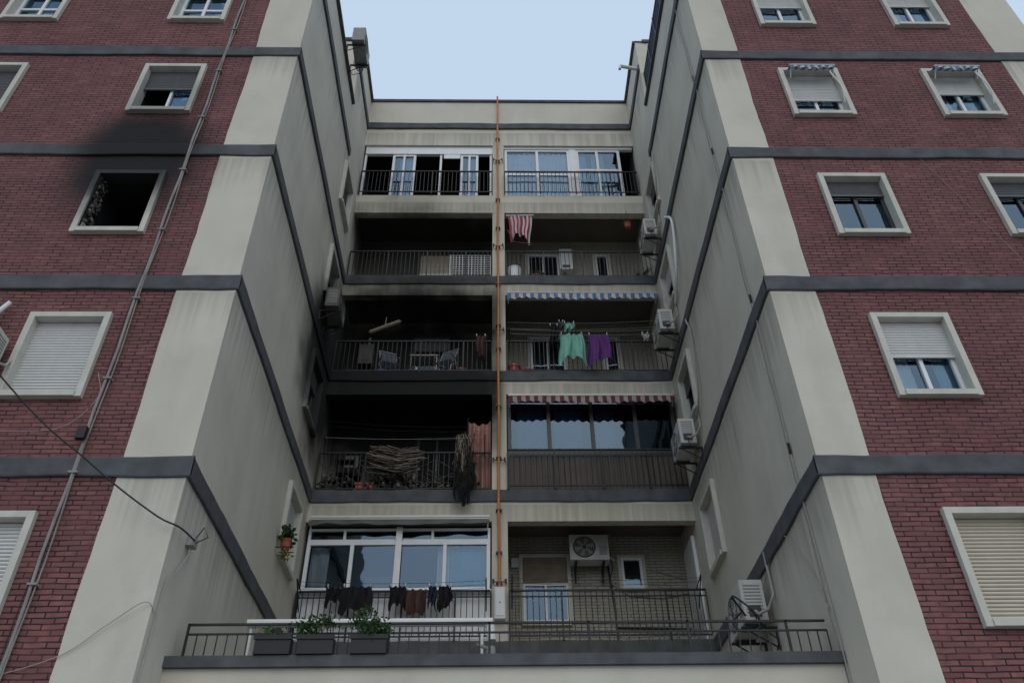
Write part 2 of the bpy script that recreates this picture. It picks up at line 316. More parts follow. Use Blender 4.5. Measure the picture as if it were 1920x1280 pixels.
def window(M,style):
    w=MB(M); t=.085; pr=-.075
    w.box(-HW,-HW+t,pr,.16,0,H,TRIM); w.box(HW-t,HW,pr,.16,0,H,TRIM); w.box(-HW+t,HW-t,pr,.16,H-t,H,TRIM); w.box(-HW+t,HW-t,pr-.02,.16,0,t,TRIM)
    a,b,z0,z1=-HW+t,HW-t,t,H-t; y=.11
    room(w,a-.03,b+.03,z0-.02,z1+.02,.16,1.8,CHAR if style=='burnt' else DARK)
    st=style.split(':'); s=st[0]
    col={'w':SHW,'b':SHB,'g':SHG}.get(st[1] if len(st)>1 else 'w',SHW)
    if s=='full':
        slats(w,a,b,z0+.04,z1,y-.04,col); w.box(a,b,y-.055,y-.02,z0,z0+.04,col)
    elif s=='part':
        fr=float(st[2]); fm=FRD if st[3]=='d' else FRW; zc=z1-(z1-z0)*fr
        slats(w,a,b,zc+.03,z1,y-.05,col); w.box(a,b,y-.062,y-.03,zc,zc+.03,col)
        glaz(w,[a,(a+b)/2,b],z0,z1,y+.02,fm,.055,GLASSD if st[3]=='d' else GLASS)
        if len(st)>4:
            curtain(w,a+.02,(a+b)/2-.1,z0,z1,y+.12,CURT,.012); curtain(w,b-.25,b-.02,z0,z1,y+.12,CURTB,.012)
    elif s=='open':
        zc=z1-(z1-z0)*.42; slats(w,a,b,zc,z1,y-.05,SHG); w.box(a,b,y-.062,y-.03,zc-.03,zc,SHG)
        glaz(w,[(a+b)/2,b],z0,z1,y+.02,FRW,.045); curtain(w,(a+b)/2+.03,b-.02,z0,z1-.5,y+.1,CURTB,.012)
    elif s=='two':
        glaz(w,[a,(a+b)/2,b],z0,z1,y+.02,FRW,.06,transom=[z0+.55]); curtain(w,a,b,z0,z1,y+.3,CURTB,.01)
    elif s=='burnt':
        w.box(a-.001,a+.012,-.04,.2,z0,z1,CHAR)
        for i in range(170):
            z=random.uniform(z0,z1); sx=random.uniform(.005,.035); yy=random.uniform(.0,.24)
            M0=w.M; w.M=M0@Matrix.Translation((a+.012,yy,z))@Matrix.Rotation(random.uniform(-.8,.8),4,'Y')@Matrix.Rotation(random.uniform(-.8,.8),4,'X')
            w.box(-.02,sx,-.022,.022,-.016,.016,random.choice([GREYC,REED,TRIM,CHAR,CHAR,REED,GREYF])); w.M=M0
    return w.build('window',bld,bevel=.004)
LST={0:['full:w','full:w','full:w'],1:['full:w']*3,2:['full:w']*3,3:['burnt','part:g:.4:d','full:w'],4:['open','full:g','full:w'],5:['two','two','full:w']}
RST={0:['full:w']*2,1:['full:b','full:b'],2:['part:w:.5:w:c','full:w'],3:['part:g:.28:d','part:g:.28:d'],4:['part:w:.62:w','part:w:.45:w:c'],5:['part:w:.42:w','part:w:.35:w:c']}
for r,z in enumerate(ROWS):
    for i,x in enumerate(LC): window(T(x,D0,z),LST[r][i])
    for i,x in enumerate(RC): window(T(x,D0,z),RST[r][i])
for i,z in enumerate(SROW):
    window(T(XL,SW,z,90),['part:w:.5:d','part:g:.3:d','part:g:.4:d','full:g'][i])
    window(T(XR,SW,z,-90),['full:w','part:g:.35:d','part:w:.4:d','part:g:.3:d'][i])

# ---------------------------------------------------------------- balcony railings
def railing(x0,x1,y,z0,h,name='balcony_railing',sp=.105,two=False,parent=bld):
    w=MB()
    w.box(x0,x1,y-.02,y+.02,z0+h-.03,z0+h,IRON); w.box(x0,x1,y-.012,y+.012,z0+.06,z0+.085,IRON)
    if two: w.box(x0,x1,y-.012,y+.012,z0+h-.14,z0+h-.12,IRON)
    n=int((x1-x0)/sp)
    for i in range(n+1):
        x=x0+(x1-x0)*i/n; r=.016 if i%9==0 else .0075; bot=z0 if i%9==0 else z0+.085; j=random.gauss(0,.004)
        w.box(x-r+j,x+r+j,y-r,y+r,bot,z0+h-.03,IRON)
    return w.build(name,parent)
for k in range(5):
    railing(XL+.05,-.07,DB+.05 if k in(1,2,3) else DB-.06,F[k],.93,two=(k==0)); railing(.28,XR-.05,DB+.05 if k in (2,3) else DB-.06,F[k],.93,two=(k==0))

# ---------------------------------------------------------------- balcony glazing
w=MB()
f=F[4]
w.box(XL+.05,-.05,DB+.06,DB+.16,19.38,19.7,FRW); w.box(.26,XR-.05,DB+.06,DB+.16,19.62,19.7,FRW)
for a,b in ((-2.85,-2.2),(-.95,-.45)):
    glaz(w,[a,b],f,19.38,DB+.12,FRW,.07); curtain(w,a+.2,b-.06,f,19.3,DB+.22,CURTB,.015)
    w.box((a+b)/2-.03,(a+b)/2+.03,DB+.08,DB+.1,f,19.38,FRW)
for x in (XL+.07,-1.5,-.1): w.box(x-.03,x+.03,DB+.09,DB+.15,f,19.38,FRW)
w.box(-1.42,-.96,DB+.07,DB+.1,19.2,19.38,FRW)
glaz(w,[.28,1.2,2.12],f,19.62,DB+.12,FRW,.075,transom=[18.55]); glaz(w,[2.3,2.9,3.55],f,19.62,DB+.12,FRW,.075,transom=[18.75])
w.box(2.12,2.3,DB+.07,DB+.12,f,19.62,FRW)
curtain(w,.3,2.1,f,19.55,DB+.2,CURT,.03,.16); curtain(w,2.75,3.1,f,19.5,DB+.22,CURTB,.03,.12); curtain(w,2.35,2.6,f,19.5,DB+.22,CURTB,.03,.12)
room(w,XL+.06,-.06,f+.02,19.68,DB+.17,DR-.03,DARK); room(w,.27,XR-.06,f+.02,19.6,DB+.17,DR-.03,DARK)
w.build('enclosed_balcony_glazing',bld,bevel=.004)
w=MB()
f=F[1]
glaz(w,[.28,1.17,2.1,3.04,XR-.06],9.5,10.93,DB+.12,FRD,.08,GLASSD)
room(w,.29,XR-.06,f+.02,10.9,DB+.2,DR-.03,DARK)
for a,b in ((.5,1.1),(1.3,1.9),(2.2,2.6)): curtain(w,a,b,9.5,10.9,DB+.3,CURTB,.02,.14)
w.box(.28,XR-.05,DB+.06,DB+.14,9.42,9.5,FRD)
x=.3
while x<XR-.1:
    w.box(x,x+.105,DB+.06+random.uniform(0,.01),DB+.1,f+.02,9.42,BRN); x+=.115
w.box(.28,XR-.06,DB+.10,DB+.12,f+.02,9.42,FRD)
w.build('enclosed_balcony_glazing',bld,bevel=.003)
w=MB()
f=F[0]
glaz(w,[-3.6,-2.73,-1.84,-.95,-.08],6.5,7.5,DB+.06,FRW,.07)
w.box(-1.9,-1.78,DB-.02,DB+.03,6.5,7.78,FRW)
glaz(w,[-3.6,-2.9,-1.84,-1.2,-.08],7.5,7.78,DB+.07,FRW,.05)
w.box(-3.62,-.06,DB-.05,DB+.1,6.43,6.5,FRW)
w.box(-3.6,-.08,DB+.03,DB+.09,f+.02,6.43,FRW)
room(w,XL+.06,-.06,f+.02,7.88,DB+.17,DR-.03,DARK)
curtain(w,-.9,-.12,6.5,7.5,DB+.25,CURTB,.02,.12); curtain(w,-3.55,-3.2,6.5,7.5,DB+.3,CURT,.02,.12); curtain(w,-1.1,-.8,6.5,7.5,DB+.27,CURT,.02,.12); curtain(w,-2.5,-1.9,6.5,7.0,DB+.5,GREYF,.02,.2)
w.build('enclosed_balcony_glazing',bld,bevel=.004)
def backwin(x0,x1,z0,z1,sh,fm=FRW,scol=SHW,gm=None,name='balcony_door',n=2,tr=TRIM):
    w=MB(T(0,DR,0)); w.box(x0-.07,x0,-.05,0,z0,z1+.07,tr); w.box(x1,x1+.07,-.05,0,z0,z1+.07,tr); w.box(x0,x1,-.05,0,z1,z1+.07,tr); w.box(x0-.03,x1+.03,-.07,0,z0-.06,z0,tr)
    w.face([(x0,-.004,z0),(x1,-.004,z0),(x1,-.004,z1),(x0,-.004,z1)],DARK)
    zc=z1-(z1-z0)*sh
    if sh>0: slats(w,x0,x1,zc,z1,-.035,scol)
    if sh<1: glaz(w,[x0+(x1-x0)*i/n for i in range(n+1)],z0,zc if sh>0 else z1,-.04,fm,.05,gm or GLASS)
    w.build(name,bld)
for k in (2,3):
    f=F[k]
    backwin(-2.0,-1.15,f+.02,f+2.1,.35 if k==3 else .2,FRW if k==3 else FRD,SHB if k==3 else SHG)
    backwin(.9,1.75,f+.02,f+2.1,.0,FRW); backwin(2.75,3.1,f+.9,f+2.1,.0,FRW,n=1,name='balcony_window')
backwin(-1.75,-.85,F[1]+.02,F[1]+2.1,0,FRD,n=2,gm=CHAR)
backwin(.58,1.5,6.4,7.78,.42,FRW,BLIND,name='balcony_window'); backwin(2.62,3.05,7.1,7.75,0,FRW,n=1,name='balcony_window')
w=MB(T(XR,0,0,-90)); 
w.box(-16.3,-15.45,-.06,0,F[0]+.02,7.75,FRW); slats(w,-16.22,-15.53,F[0]+.1,7.68,-.065,SHW,.07); w.build('louvred_door',bld)

# ---------------------------------------------------------------- terrace
w=MB()
w.box(XL,XR,9.66,9.92,-1.6,3.26,PAINT); w.box(XL,XR,9.6,9.95,3.26,3.385,BAND); w.box(XL,XR,9.92,DB,2.35,2.5,GREYC)
w.build('terrace_parapet',bld)
w=MB(); y=9.76; z0=3.385
x0,x1=XL+.14,XR-.08
w.box(x0,x1,y-.013,y+.013,z0+.40,z0+.425,IRON); w.box(x0,x1,y-.01,y+.01,z0+.29,z0+.31,IRON); w.box(x0,x1,y-.01,y+.01,z0+.03,z0+.05,IRON)
n=64
for i in range(n+1):
    x=x0+(x1-x0)*i/n
    if i%10==0: w.box(x-.013,x+.013,y-.013,y+.013,z0,z0+.425,IRON)
    else: w.box(x-.006,x+.006,y-.006,y+.006,z0+.03,z0+.30,IRON)
w.build('terrace_railing',bld)

# ---------------------------------------------------------------- air conditioners
def ac(x,y,z,rz,s=1.,m=ACW,pipe=True):
    w=MB(T(x,y,z,rz)@Matrix.Scale(s,4))
    w.box(-.4,.4,-.42,-.12,0,.55,m)
    w.box(-.39,.39,-.425,-.42,.01,.54,m)
    cx,cz=-.1,.275
    for rr in (.23,.19,.15,.11,.07):
        w.tube([(cx+rr*math.cos(t*math.pi/12),-.432,cz+rr*math.sin(t*math.pi/12)) for t in range(25)],.004,m if rr!=.23 else ACD,4,False)
    w.face([(cx+.225*math.cos(t*math.pi/12),-.4265,cz+.225*math.sin(t*math.pi/12)) for t in range(24)],ACD)
    for k in range(6):
        a=k*math.pi/3
        w.face([(cx+.04*math.cos(a),-.429,cz+.04*math.sin(a)),(cx+.2*math.cos(a),-.429,cz+.2*math.sin(a)),(cx+.2*math.cos(a+.5),-.428,cz+.2*math.sin(a+.5)),(cx+.04*math.cos(a+.9),-.428,cz+.04*math.sin(a+.9))],GREYC)
    for i in range(9):
        w.box(.4,.404,-.38,-.16,.1+i*.045,.12+i*.045,GREYC); w.box(-.404,-.4,-.38,-.16,.1+i*.045,.12+i*.045,GALV)
    w.box(.2,.36,-.428,-.425,.1,.3,GALV)
    w.box(.36,.42,-.36,-.2,.06,.2,ACD)
    for sx in (-.28,.28):
        w.box(sx-.02,sx+.02,-.46,0,-.06,-.03,IRON); w.box(sx-.02,sx+.02,-.03,0,-.32,-.06,IRON); w.box(sx-.025,sx+.025,-.4,-.14,-.03,0,ACD)
        w.tube([(sx,-.42,-.05),(sx,-.02,-.3)],.012,IRON,4)
    if pipe:
        w.tube([(.42,-.28,.12),(.5,-.27,.05),(.52,-.15,.1),(.5,-.03,.3),(.48,-.03,.9)],.022,CABLEW if m==ACW else GREYC,6); w.tube([(.42,-.3,.1),(.47,-.28,-.1),(.42,-.05,-.25),(.2,-.03,-.3)],.01,CABLE,5)
    return w.build('air_conditioner',None,bevel=.006,origin=(x,y,z))
ACSOOT=mk('ac_sooty',(.10,.095,.085),.7,.4,5); ACOLD=mk('ac_weathered',(.26,.26,.25),.6,.25,5,streak=.4)
ac(XR,14.2,14.72,-90,.95); ac(XR,14.15,11.72,-90); ac(XR,14.0,8.75,-90); ac(XR,12.0,4.5,-90,1.1)
ac(XL,13.7,11.98,90,.95,ACSOOT); ac(XL+.06,11.8,19.0,90,1.0,ACOLD)
ac(-6.85,D0,6.75,0); ac(1.93,DR-.1,7.5,0,1.0)
# ---------------------------------------------------------------- pipes and cables
w=MB(); w.tube([(.09+.006*math.sin(i*.9),DB-.07,21.95-i*.515) for i in range(31)],.026,ORANGE,10)
for z in (19.9,18.9,17.3,16.2,15.5,14.2,12.9,12.2,10.6,9.3,8.1,7.2,6.6): w.box(.03,.15,DB-.1,DB,z,z+.025,GREYF)
for z in (18.95,15.55,12.75,9.25,6.62):
    w.tube([(.09,DB-.07,z),(-.02,DB-.09,z),(-.03,DB+.02,z)],.011,IRON,6); w.tube([(.09,DB-.07,z),(.22,DB-.09,z),(.23,DB+.02,z)],.011,IRON,6); w.tube([(-.02,DB-.09,z-.03),(-.02,DB-.09,z+.05)],.02,IRON,6); w.tube([(.21,DB-.09,z-.03),(.21,DB-.09,z+.05)],.02,IRON,6)
w.build('gas_pipe',None,smooth=False,origin=(.09,DB-.07,6.5))
w=MB(); w.box(.0,.2,DB-.14,DB,5.9,6.5,PVC); w.box(.02,.18,DB-.15,DB-.14,5.95,6.45,PLASTW); w.tube([(.1,DB-.155,6.2),(.1,DB-.145,6.2)],.015,IRON,8)
w.build('meter_cabinet',None,bevel=.01,origin=(.1,DB,5.9))
w=MB()
w.tube([(-5.03+.012*math.sin(i*1.7),D0-.05,18.7-i*.5) for i in range(40)],.019,GREYC,7)
w.tube([(-4.99+.016*math.sin(i*1.1+1),D0-.045,18.7-i*.5) for i in range(40)],.009,GREYC,5)
w.tube([(-5.055+.025*math.sin(i*.7+2),D0-.04,18.7-i*.5) for i in range(40)],.006,CABLE,5)
for i in range(14): w.box(-5.07,-4.96,D0-.08,D0-.0,17.9-i*1.4,17.925-i*1.4,GREYC)
w.box(-5.11,-5.0,D0-.14,D0-.08,5.75,5.92,IRON)
w.build('facade_conduit',None,origin=(-5.03,D0,0))
def wire(pts,r,m,name='cable',sag=0,n=14):
    P=[Vector(p) for p in pts]; P=[P[0]*2-P[1]]+P+[P[-1]*2-P[-2]]; out=[]
    for k in range(1,len(P)-2):
        p0,p1,p2,p3=P[k-1:k+3]
        for i in range(n):
            t=i/n; q=.5*((2*p1)+(p2-p0)*t+(2*p0-5*p1+4*p2-p3)*t*t+(3*p1-p0-3*p2+p3)*t**3); q=q.copy(); q.z-=sag*4*t*(1-t); out.append(q)
    out.append(P[-2]); w=MB(); w.tube(out,r,m,5); return w.build(name,None,smooth=True,origin=P[1])
wire([(-9,6,9.4),(-5.88,8.0,6.2),(-4.66,8.55,5.23),(-3.9,8.78,4.72),(-3.6,8.9,4.6),(-3.58,9.4,4.68)],.011,CABLE,'overhead_cable',0,12)
w=MB(); w.box(-3.68,-3.58,9.38,9.52,4.62,4.74,GALV); w.tube([(-3.64,9.45,4.66),(-3.62,9.42,4.5),(-3.64,9.3,4.3),(-3.65,9.05,4.0),(-3.65,9.0,3.0),(-3.65,9.0,0.4)],.009,CABLEW,5)
w.tube([(-3.62,9.47,4.7),(-3.5,9.4,4.85),(-3.45,9.45,4.75),(-3.6,9.45,4.66)],.008,CABLE,5); w.build('cable_junction',None,origin=(-3.64,9.45,4.6))
wire([(-3.64,9.0,3.6),(-3.75,8.86,3.7),(-4.1,8.88,3.45),(-4.6,8.9,3.1),(-6.0,8.9,2.7)],.005,CABLEW,'cable',.0)
w=MB(); w.tube([(XR-.025,9.6+.02*math.sin(i),18-i*.6) for i in range(31)],.010,CABLEW,5); w.tube([(XR-.02,9.68+.03*math.sin(i*2.1),17-i*.6) for i in range(28)],.005,GREYC,4)
for z in (14.6,12.3,11.3,8.7,6.0): w.tube([(XR-.03,9.6,z),(XR-.03,9.6,z+.16)],.018,IRON,6)
w.build('side_wall_cable',None,origin=(XR,9.6,0))
wire([(7.0,8.9,11.65),(7.4,8.9,10.5),(8.4,8.9,7.6),(9.6,8.9,5.6)],.003,GREYC,'cable',0)
wire([(-6.3,8.88,5.9),(-5.4,8.88,5.95),(-5.05,8.87,6.4),(-5.15,8.87,6.8)],.004,CABLEW,'cable',.0)
wire([(XR-.03,12.1,5.0),(XR-.03,11.0,5.35),(XR-.03,10.5,5.25),(XR-.03,9.9,4.5),(XR-.03,9.66,3.9)],.007,CABLEW,'cable',0)
wire([(XR-.05,13.6,9.3),(XR-.08,13.1,9.5),(XR-.06,12.9,10.8),(XR-.05,13.1,11.4)],.02,CABLEW,'refrigerant_pipe',0)
wire([(XR-.05,13.6,12.3),(XR-.1,12.9,12.7),(XR-.06,12.7,13.9),(XR-.05,13.2,14.6)],.035,FRW,'refrigerant_pipe',0)
wire([(XR-.05,13.7,15.3),(XR-.1,13.2,15.9),(XR-.06,13.2,17.0)],.02,CABLEW,'refrigerant_pipe',0)
wire([(-6.9,8.75,7.3),(-6.75,8.72,7.65),(-6.72,8.85,8.0)],.04,PVC,'refrigerant_pipe',0)
wire([(3.5,11.5,4.55),(3.3,11.3,4.75),(3.45,11.1,4.5),(3.6,11.2,4.3),(3.4,11.3,4.25),(3.3,11.5,4.45),(3.55,11.6,4.7)],.014,CABLE,'coiled_hose',0)
w=MB(); y=DR-.03
w.tube([(2.35,y,8.1),(2.38,y,7.6),(2.4,y,7.2),(2.75,y,6.95),(3.4,y,6.9),(3.9,y,7.0)],.02,CABLEW,6); w.tube([(2.3,y,7.9),(2.5,y,7.8),(3.2,y,7.8),(3.25,y,7.5),(3.9,y,7.3)],.014,CABLEW,5); w.tube([(2.35,y,7.6),(2.42,y,6.6),(2.4,y,6.3),(3.9,y,6.25)],.022,CABLE,6)
w.box(.35,.5,y-.05,y,7.55,7.75,PVC); w.build('wall_pipes',None,origin=(2.4,y,7))

# ---------------------------------------------------------------- awnings
def awning(x0,x1,y,ztop,drop,c1,c2,sw,proj=.35,name='awning',roll=True):
    w=MB(); n=int((x1-x0)/sw); sub=6
    def prof(u,v):
        x=x0+(x1-x0)*u; 
        if v<.6: t=v/.6; return (x,y-proj*t,ztop-proj*.45*t+.012*math.sin(u*9)-.03*math.sin(3.14*t))
        t=(v-.6)/.4; d=drop*(1-.22*abs(math.sin(u*n*math.pi/2))**2) 
        return (x+.01*t*math.sin(u*23),y-proj+.022*math.sin(u*31+t)*t,ztop-proj*.45-d*t+.015*math.sin(u*9))
    w.grid(prof,n*sub,10,lambda u,v:c1 if int(u*n+1e-6)%2==0 else c2)
    if roll: w.tube([(x0,y-.03,ztop+.03),(x1,y-.03,ztop+.03)],.04,PVC,8)
    w.tube([(x0,y-proj,ztop-proj*.45),(x1,y-proj,ztop-proj*.45)],.014,PVC,6)
    for xx in (x0+.03,x1-.03): w.tube([(xx,y,ztop-.25),(xx,y-proj,ztop-proj*.45-.01)],.012,PVC,5)
    return w.build(name,None,origin=((x0+x1)/2,y,ztop))
awning(.3,XR-.08,DB-.04,13.86,.2,C_BLUE,C_WH,.09,.22); awning(.3,XR-.08,DB-.04,10.86,.2,C_RED,C_CREAM,.09,.2)
awning(5.40,6.24,D0-.08,13.82,.1,C_BLUE,C_WH,.06,.16,roll=False); awning(8.08,8.92,D0-.08,13.82,.1,C_BLUE,C_WH,.06,.16,roll=False)
awning(-3.58,-.1,DB-.04,7.93,.12,GREYF,GREYF,.3,.14)
for x in (6.26,8.94): wire([(x-.06,D0-.13,13.75),(x-.16,D0-.24,13.5),(x-.06,D0-.22,13.1),(x-.04,D0-.09,12.75)],.014,PVC,'awning_arm',0,6)
w=MB(); w.box(XR+.02,XR+.06,D0,D2-.2,19.9,19.95,IRON); w.box(XR+.03,XR+.05,D0,D2-.2,18.95,19.85,C_NAVY)
for i in range(6): w.box(XR+.0,XR+.05,D0+i*.78,D0+.05+i*.78,18.87,19.9,IRON)
w.build('roof_screen',None,origin=(XR,D0,18.87))
w=MB(); w.tube([(XR-.0,13.2,20.6),(3.45,13.1,20.6)],.05,PVC,8); w.tube([(3.5,13.1,20.62),(3.45,13.1,20.6),(3.42,13.1,20.45)],.04,PVC,8); w.build('drain_spout',None,origin=(XR,13.2,20.6))

# ---------------------------------------------------------------- laundry
def hang(x0,x1,z1,z0,y,c,name,cut=.15,taper=0,ph=None,stripes=None,pegs=True):
    w=MB(); ph=random.random()*6 if ph is None else ph; W=x1-x0
    def fn(u,v):
        zz=z1-(z1-z0)*v*(1-cut*(.5+.5*math.sin(u*5+ph)))-.03*math.sin(u*math.pi*3)**2
        xx=x0+W*(u+taper*v*(u-.5))
        return (xx+.012*math.sin(v*7+ph),y+(.02+.06*v)*math.sin(u*13+ph+v*2)+.02*math.sin(u*29+ph),zz)
    n=26; w.grid(fn,n,14,(lambda u,v:stripes[int(u*len(stripes)*3)%len(stripes)]) if stripes else c)
    if pegs:
        for u in (.06,.94): w.box(x0+W*u-.008,x0+W*u+.008,y-.015,y+.015,z1-.03,z1+.04,PLASTW)
    return w.build(name,None,smooth=True,origin=((x0+x1)/2,y,z1))
hang(1.5,2.02,12.5,11.6,14.85,C_MINT,'hanging_towel',.3,.25); hang(2.14,2.6,12.48,11.62,14.85,C_PUR,'hanging_shirt',.2,.3)
hang(1.62,1.86,12.92,12.68,14.95,C_MINT,'hanging_cloth',.1); hang(1.28,1.46,12.8,12.25,14.9,C_BLK,'hanging_shirt',.2); hang(1.5,1.6,12.95,12.7,14.95,C_GREY,'hanging_cloth')
hang(3.4,3.55,12.6,12.4,14.95,C_WH,'hanging_cloth'); 
hang(-3.05,-2.72,6.46,6.08,14.82,C_BLK,'hanging_shirt',.35); hang(-2.76,-2.22,6.46,5.95,14.8,C_BLK,'hanging_trousers',.2,.1); hang(-1.9,-1.6,6.46,6.0,14.8,C_BLK,'hanging_shirt',.3)
hang(-1.62,-1.24,6.42,5.96,14.86,C_BRN,'hanging_towel',.05); hang(-1.2,-1.05,6.46,6.0,14.8,C_NAVY,'hanging_sock',.3); hang(-1.0,-.78,6.46,6.0,14.8,C_BLK,'hanging_shirt',.3,.3)
def clothesline(x0,x1,z,ys,name='clothes_line',r=.004):
    w=MB()
    for y in ys: w.tube([(x0+(x1-x0)*i/10,y,z+.05*((i/5-1)**2)-.05) for i in range(11)],r,CABLE if z<7 else CABLEW,4)
    for x in (x0,x1): w.tube([(x,DB-.06,z-.4),(x,min(ys)-.05,z+.03)],.012,IRON,5); w.tube([(x,DB-.06,z-.05),(x,min(ys)-.05,z+.03)],.011,IRON,5)
    w.build(name,None,origin=(x0,DB,z))
clothesline(-3.55,-.15,6.47,(14.62,14.8,14.95)); clothesline(.32,3.75,6.5,(14.6,14.8)); clothesline(.35,3.85,12.5,(14.7,14.85),r=.003); clothesline(-3.5,-.2,9.7,(14.85,),r=.003)
for z,y in ((12.95,14.97),(12.8,15.02)): wire([(.3,y,z),(3.85,y,z+.05)],.003,CABLEW,'clothes_line',.06)
for z,y in ((9.95,15.0),(10.05,14.97)): wire([(-3.6,y,z+.15),(-.1,y,z)],.0022,CABLE,'clothes_line',.08)
hang(.34,.98,16.62,15.6,14.98,None,'striped_awning_cloth',.35,-.25,stripes=[C_PINK,C_WH,C_PINK,C_WH],pegs=False)
w=MB(); w.tube([(.3,15.02,16.66),(1.02,14.95,16.6)],.02,PVC,6); w.tube([(.33,15.0,16.1),(.5,14.9,15.55),(.95,14.92,15.5)],.014,IRON,5); w.build('awning_arm',None,origin=(.3,15,16.6))

# ---------------------------------------------------------------- plants, pots
def pot(x,y,z,r,h,m):
    w=MB(); w.tube([(x,y,z),(x,y,z+h*.85),(x,y,z+h*.851),(x,y,z+h)],[r*.72,r*.95,r*1.08,r*1.08],m,14); w.tube([(x,y,z+h),(x,y,z+h+.004)],r*.95,BARK,14); return w
def leaves(w,x,y,z,rx,ry,rz,n,m1=LEAF,m2=LEAF2,ls=.035,droop=0):
    for i in range(10):
        a=random.uniform(0,6.28); q=random.uniform(.3,.95); w.tube([(x,y,z-rz*.9),(x+rx*q*.4*math.cos(a),y+ry*q*.4*math.sin(a),z),(x+rx*q*math.cos(a),y+ry*q*math.sin(a),z+rz*random.uniform(-.2,.9))],[.006,.005,.002],BARK,4)
    cl=[(random.uniform(-.75,.75)*rx,random.uniform(-.7,.7)*ry,random.uniform(-.6,.8)*rz) for _ in range(9)]
    for i in range(n):
        c=random.choice(cl); p=Vector((x+c[0]+random.gauss(0,rx*.2),y+c[1]+random.gauss(0,ry*.2),z+c[2]+random.gauss(0,rz*.22)))
        d=Vector((random.gauss(0,1),random.gauss(0,1),random.gauss(.3-droop,1))).normalized(); s=d.cross(Vector((random.random(),random.random(),.5))).normalized(); L=ls*random.uniform(.6,1.5)
        w.face([p,p+d*L*.5+s*L*.3,p+d*L,p+d*L*.5-s*L*.3],m1 if random.random()<.55 else m2)
for x,n,hh in ((-2.5,60,.06),(-2.02,480,.16),(-1.42,620,.2)):   # boxes hooked over the street side of the rail, standing on the coping
    w=MB(); z=3.39; ya,yb=9.57,9.735; w.box(x-.2,x+.2,ya,yb,z,z+.03,BLACKP)
    w.box(x-.2,x+.2,ya,ya+.015,z+.03,z+.2,BLACKP); w.box(x-.2,x+.2,yb-.015,yb,z+.03,z+.2,BLACKP)
    w.box(x-.2,x-.185,ya+.015,yb-.015,z+.03,z+.2,BLACKP); w.box(x+.185,x+.2,ya+.015,yb-.015,z+.03,z+.2,BLACKP); w.box(x-.215,x+.215,ya-.015,ya,z+.16,z+.21,BLACKP); w.box(x-.185,x+.185,ya+.015,yb-.015,z+.03,z+.17,BARK)
    for q in (-.12,.12): w.tube([(x+q,yb,z+.18),(x+q,9.76,z+.33),(x+q,9.79,z+.28)],.006,IRON,4)
    leaves(w,x,9.65,z+.2+hh*.75,.25,.12,hh,n,ls=.042); w.build('planter_with_plant',None,origin=(x,9.65,z))
for (x,y,z,r,h,m,nl) in ((1.05,15.35,F[3],.13,.22,TERRA,160),(3.7,15.35,F[3],.12,.2,TERRA,140),(.45,15.32,F[2],.15,.28,REDP,0),(.75,15.35,F[2],.17,.16,REDP,0),(-.75,15.35,F[2],.14,.2,REDP,0),(-3.3,15.3,F[2],.14,.1,BLUEP,0),(-2.55,15.32,F[2],.15,.12,BLUEP,30),(-1.9,15.3,F[2],.12,.12,BLUEP,40)):
    w=pot(x,y,z,r,h,m)
    if nl: leaves(w,x,y,z+h+.12,.2,.15,.15,nl,ls=.05)
    w.build('potted_plant' if nl else 'flower_pot',None,origin=(x,y,z))
w=pot(3.45,15.0,16.2,.09,.14,TERRA); w.tube([(3.45,15,16.86),(3.37,15,16.34)],.004,CABLE,4); w.tube([(3.45,15,16.86),(3.53,15,16.34)],.004,CABLE,4); leaves(w,3.45,15,16.4,.1,.08,.08,60); w.build('hanging_flower_pot',None,origin=(3.45,15,16.2))
w=pot(-3.52,13.3,6.45,.09,.17,TERRA); w.tube([(-3.66,13.2,6.45),(-3.4,13.2,6.45)],.01,IRON,4); w.tube([(-3.66,13.4,6.45),(-3.4,13.4,6.45)],.01,IRON,4); leaves(w,-3.52,13.3,6.7,.12,.2,.17,160,ls=.08); leaves(w,-3.5,13.3,6.35,.09,.15,.12,50,FLOWER,LEAF,ls=.05,droop=.6); w.build('window_box_plant',None,origin=(-3.5,13.3,6.5))
w=MB(); w.tube([(.5,15.3,F[3]),(.5,15.3,F[3]+.38)],[.15,.18],PLASTW,18); w.tube([(.5,15.3,F[3]+.38),(.5,15.3,F[3]+.41)],.19,PLASTW,18); w.build('washing_tub',None,origin=(.5,15.3,F[3]))
w=MB(); w.box(1.75,2.1,DR-.3,DR-.02,F[3]+1.35,F[3]+2.1,PLASTW); w.tube([(1.9,DR-.15,F[3]+1.35),(1.9,DR-.15,F[3]+1.1)],.03,ACD,8); w.box(1.82,2.03,DR-.305,DR-.3,F[3]+1.4,F[3]+1.5,ACD); w.build('gas_boiler',None,bevel=.02,origin=(1.9,DR,F[3]+1.3))
w=MB(); w.box(-3.3,-2.95,DR-.3,DR-.02,F[2]+1.1,F[2]+1.7,ACSOOT); w.box(-3.22,-3.03,DR-.305,DR-.3,F[2]+1.15,F[2]+1.25,ACD); w.tube([(-3.1,DR-.15,F[2]+1.7),(-3.1,DR-.15,F[2]+2.0)],.04,GALV,8); w.build('gas_boiler',None,bevel=.02,origin=(-3.1,DR,F[2]+1.1))
w=MB(); 
for i in range(14): x=-1.12+i*.078; w.box(x,x+.014,15.2,15.21,F[3]+.05,F[3]+.85,PLASTW)
for i in range(11): z=F[3]+.06+i*.078; w.box(-1.12,-.09,15.213,15.223,z,z+.014,PLASTW)
w.build('trellis_screen',None,origin=(-.6,15.2,F[3]))
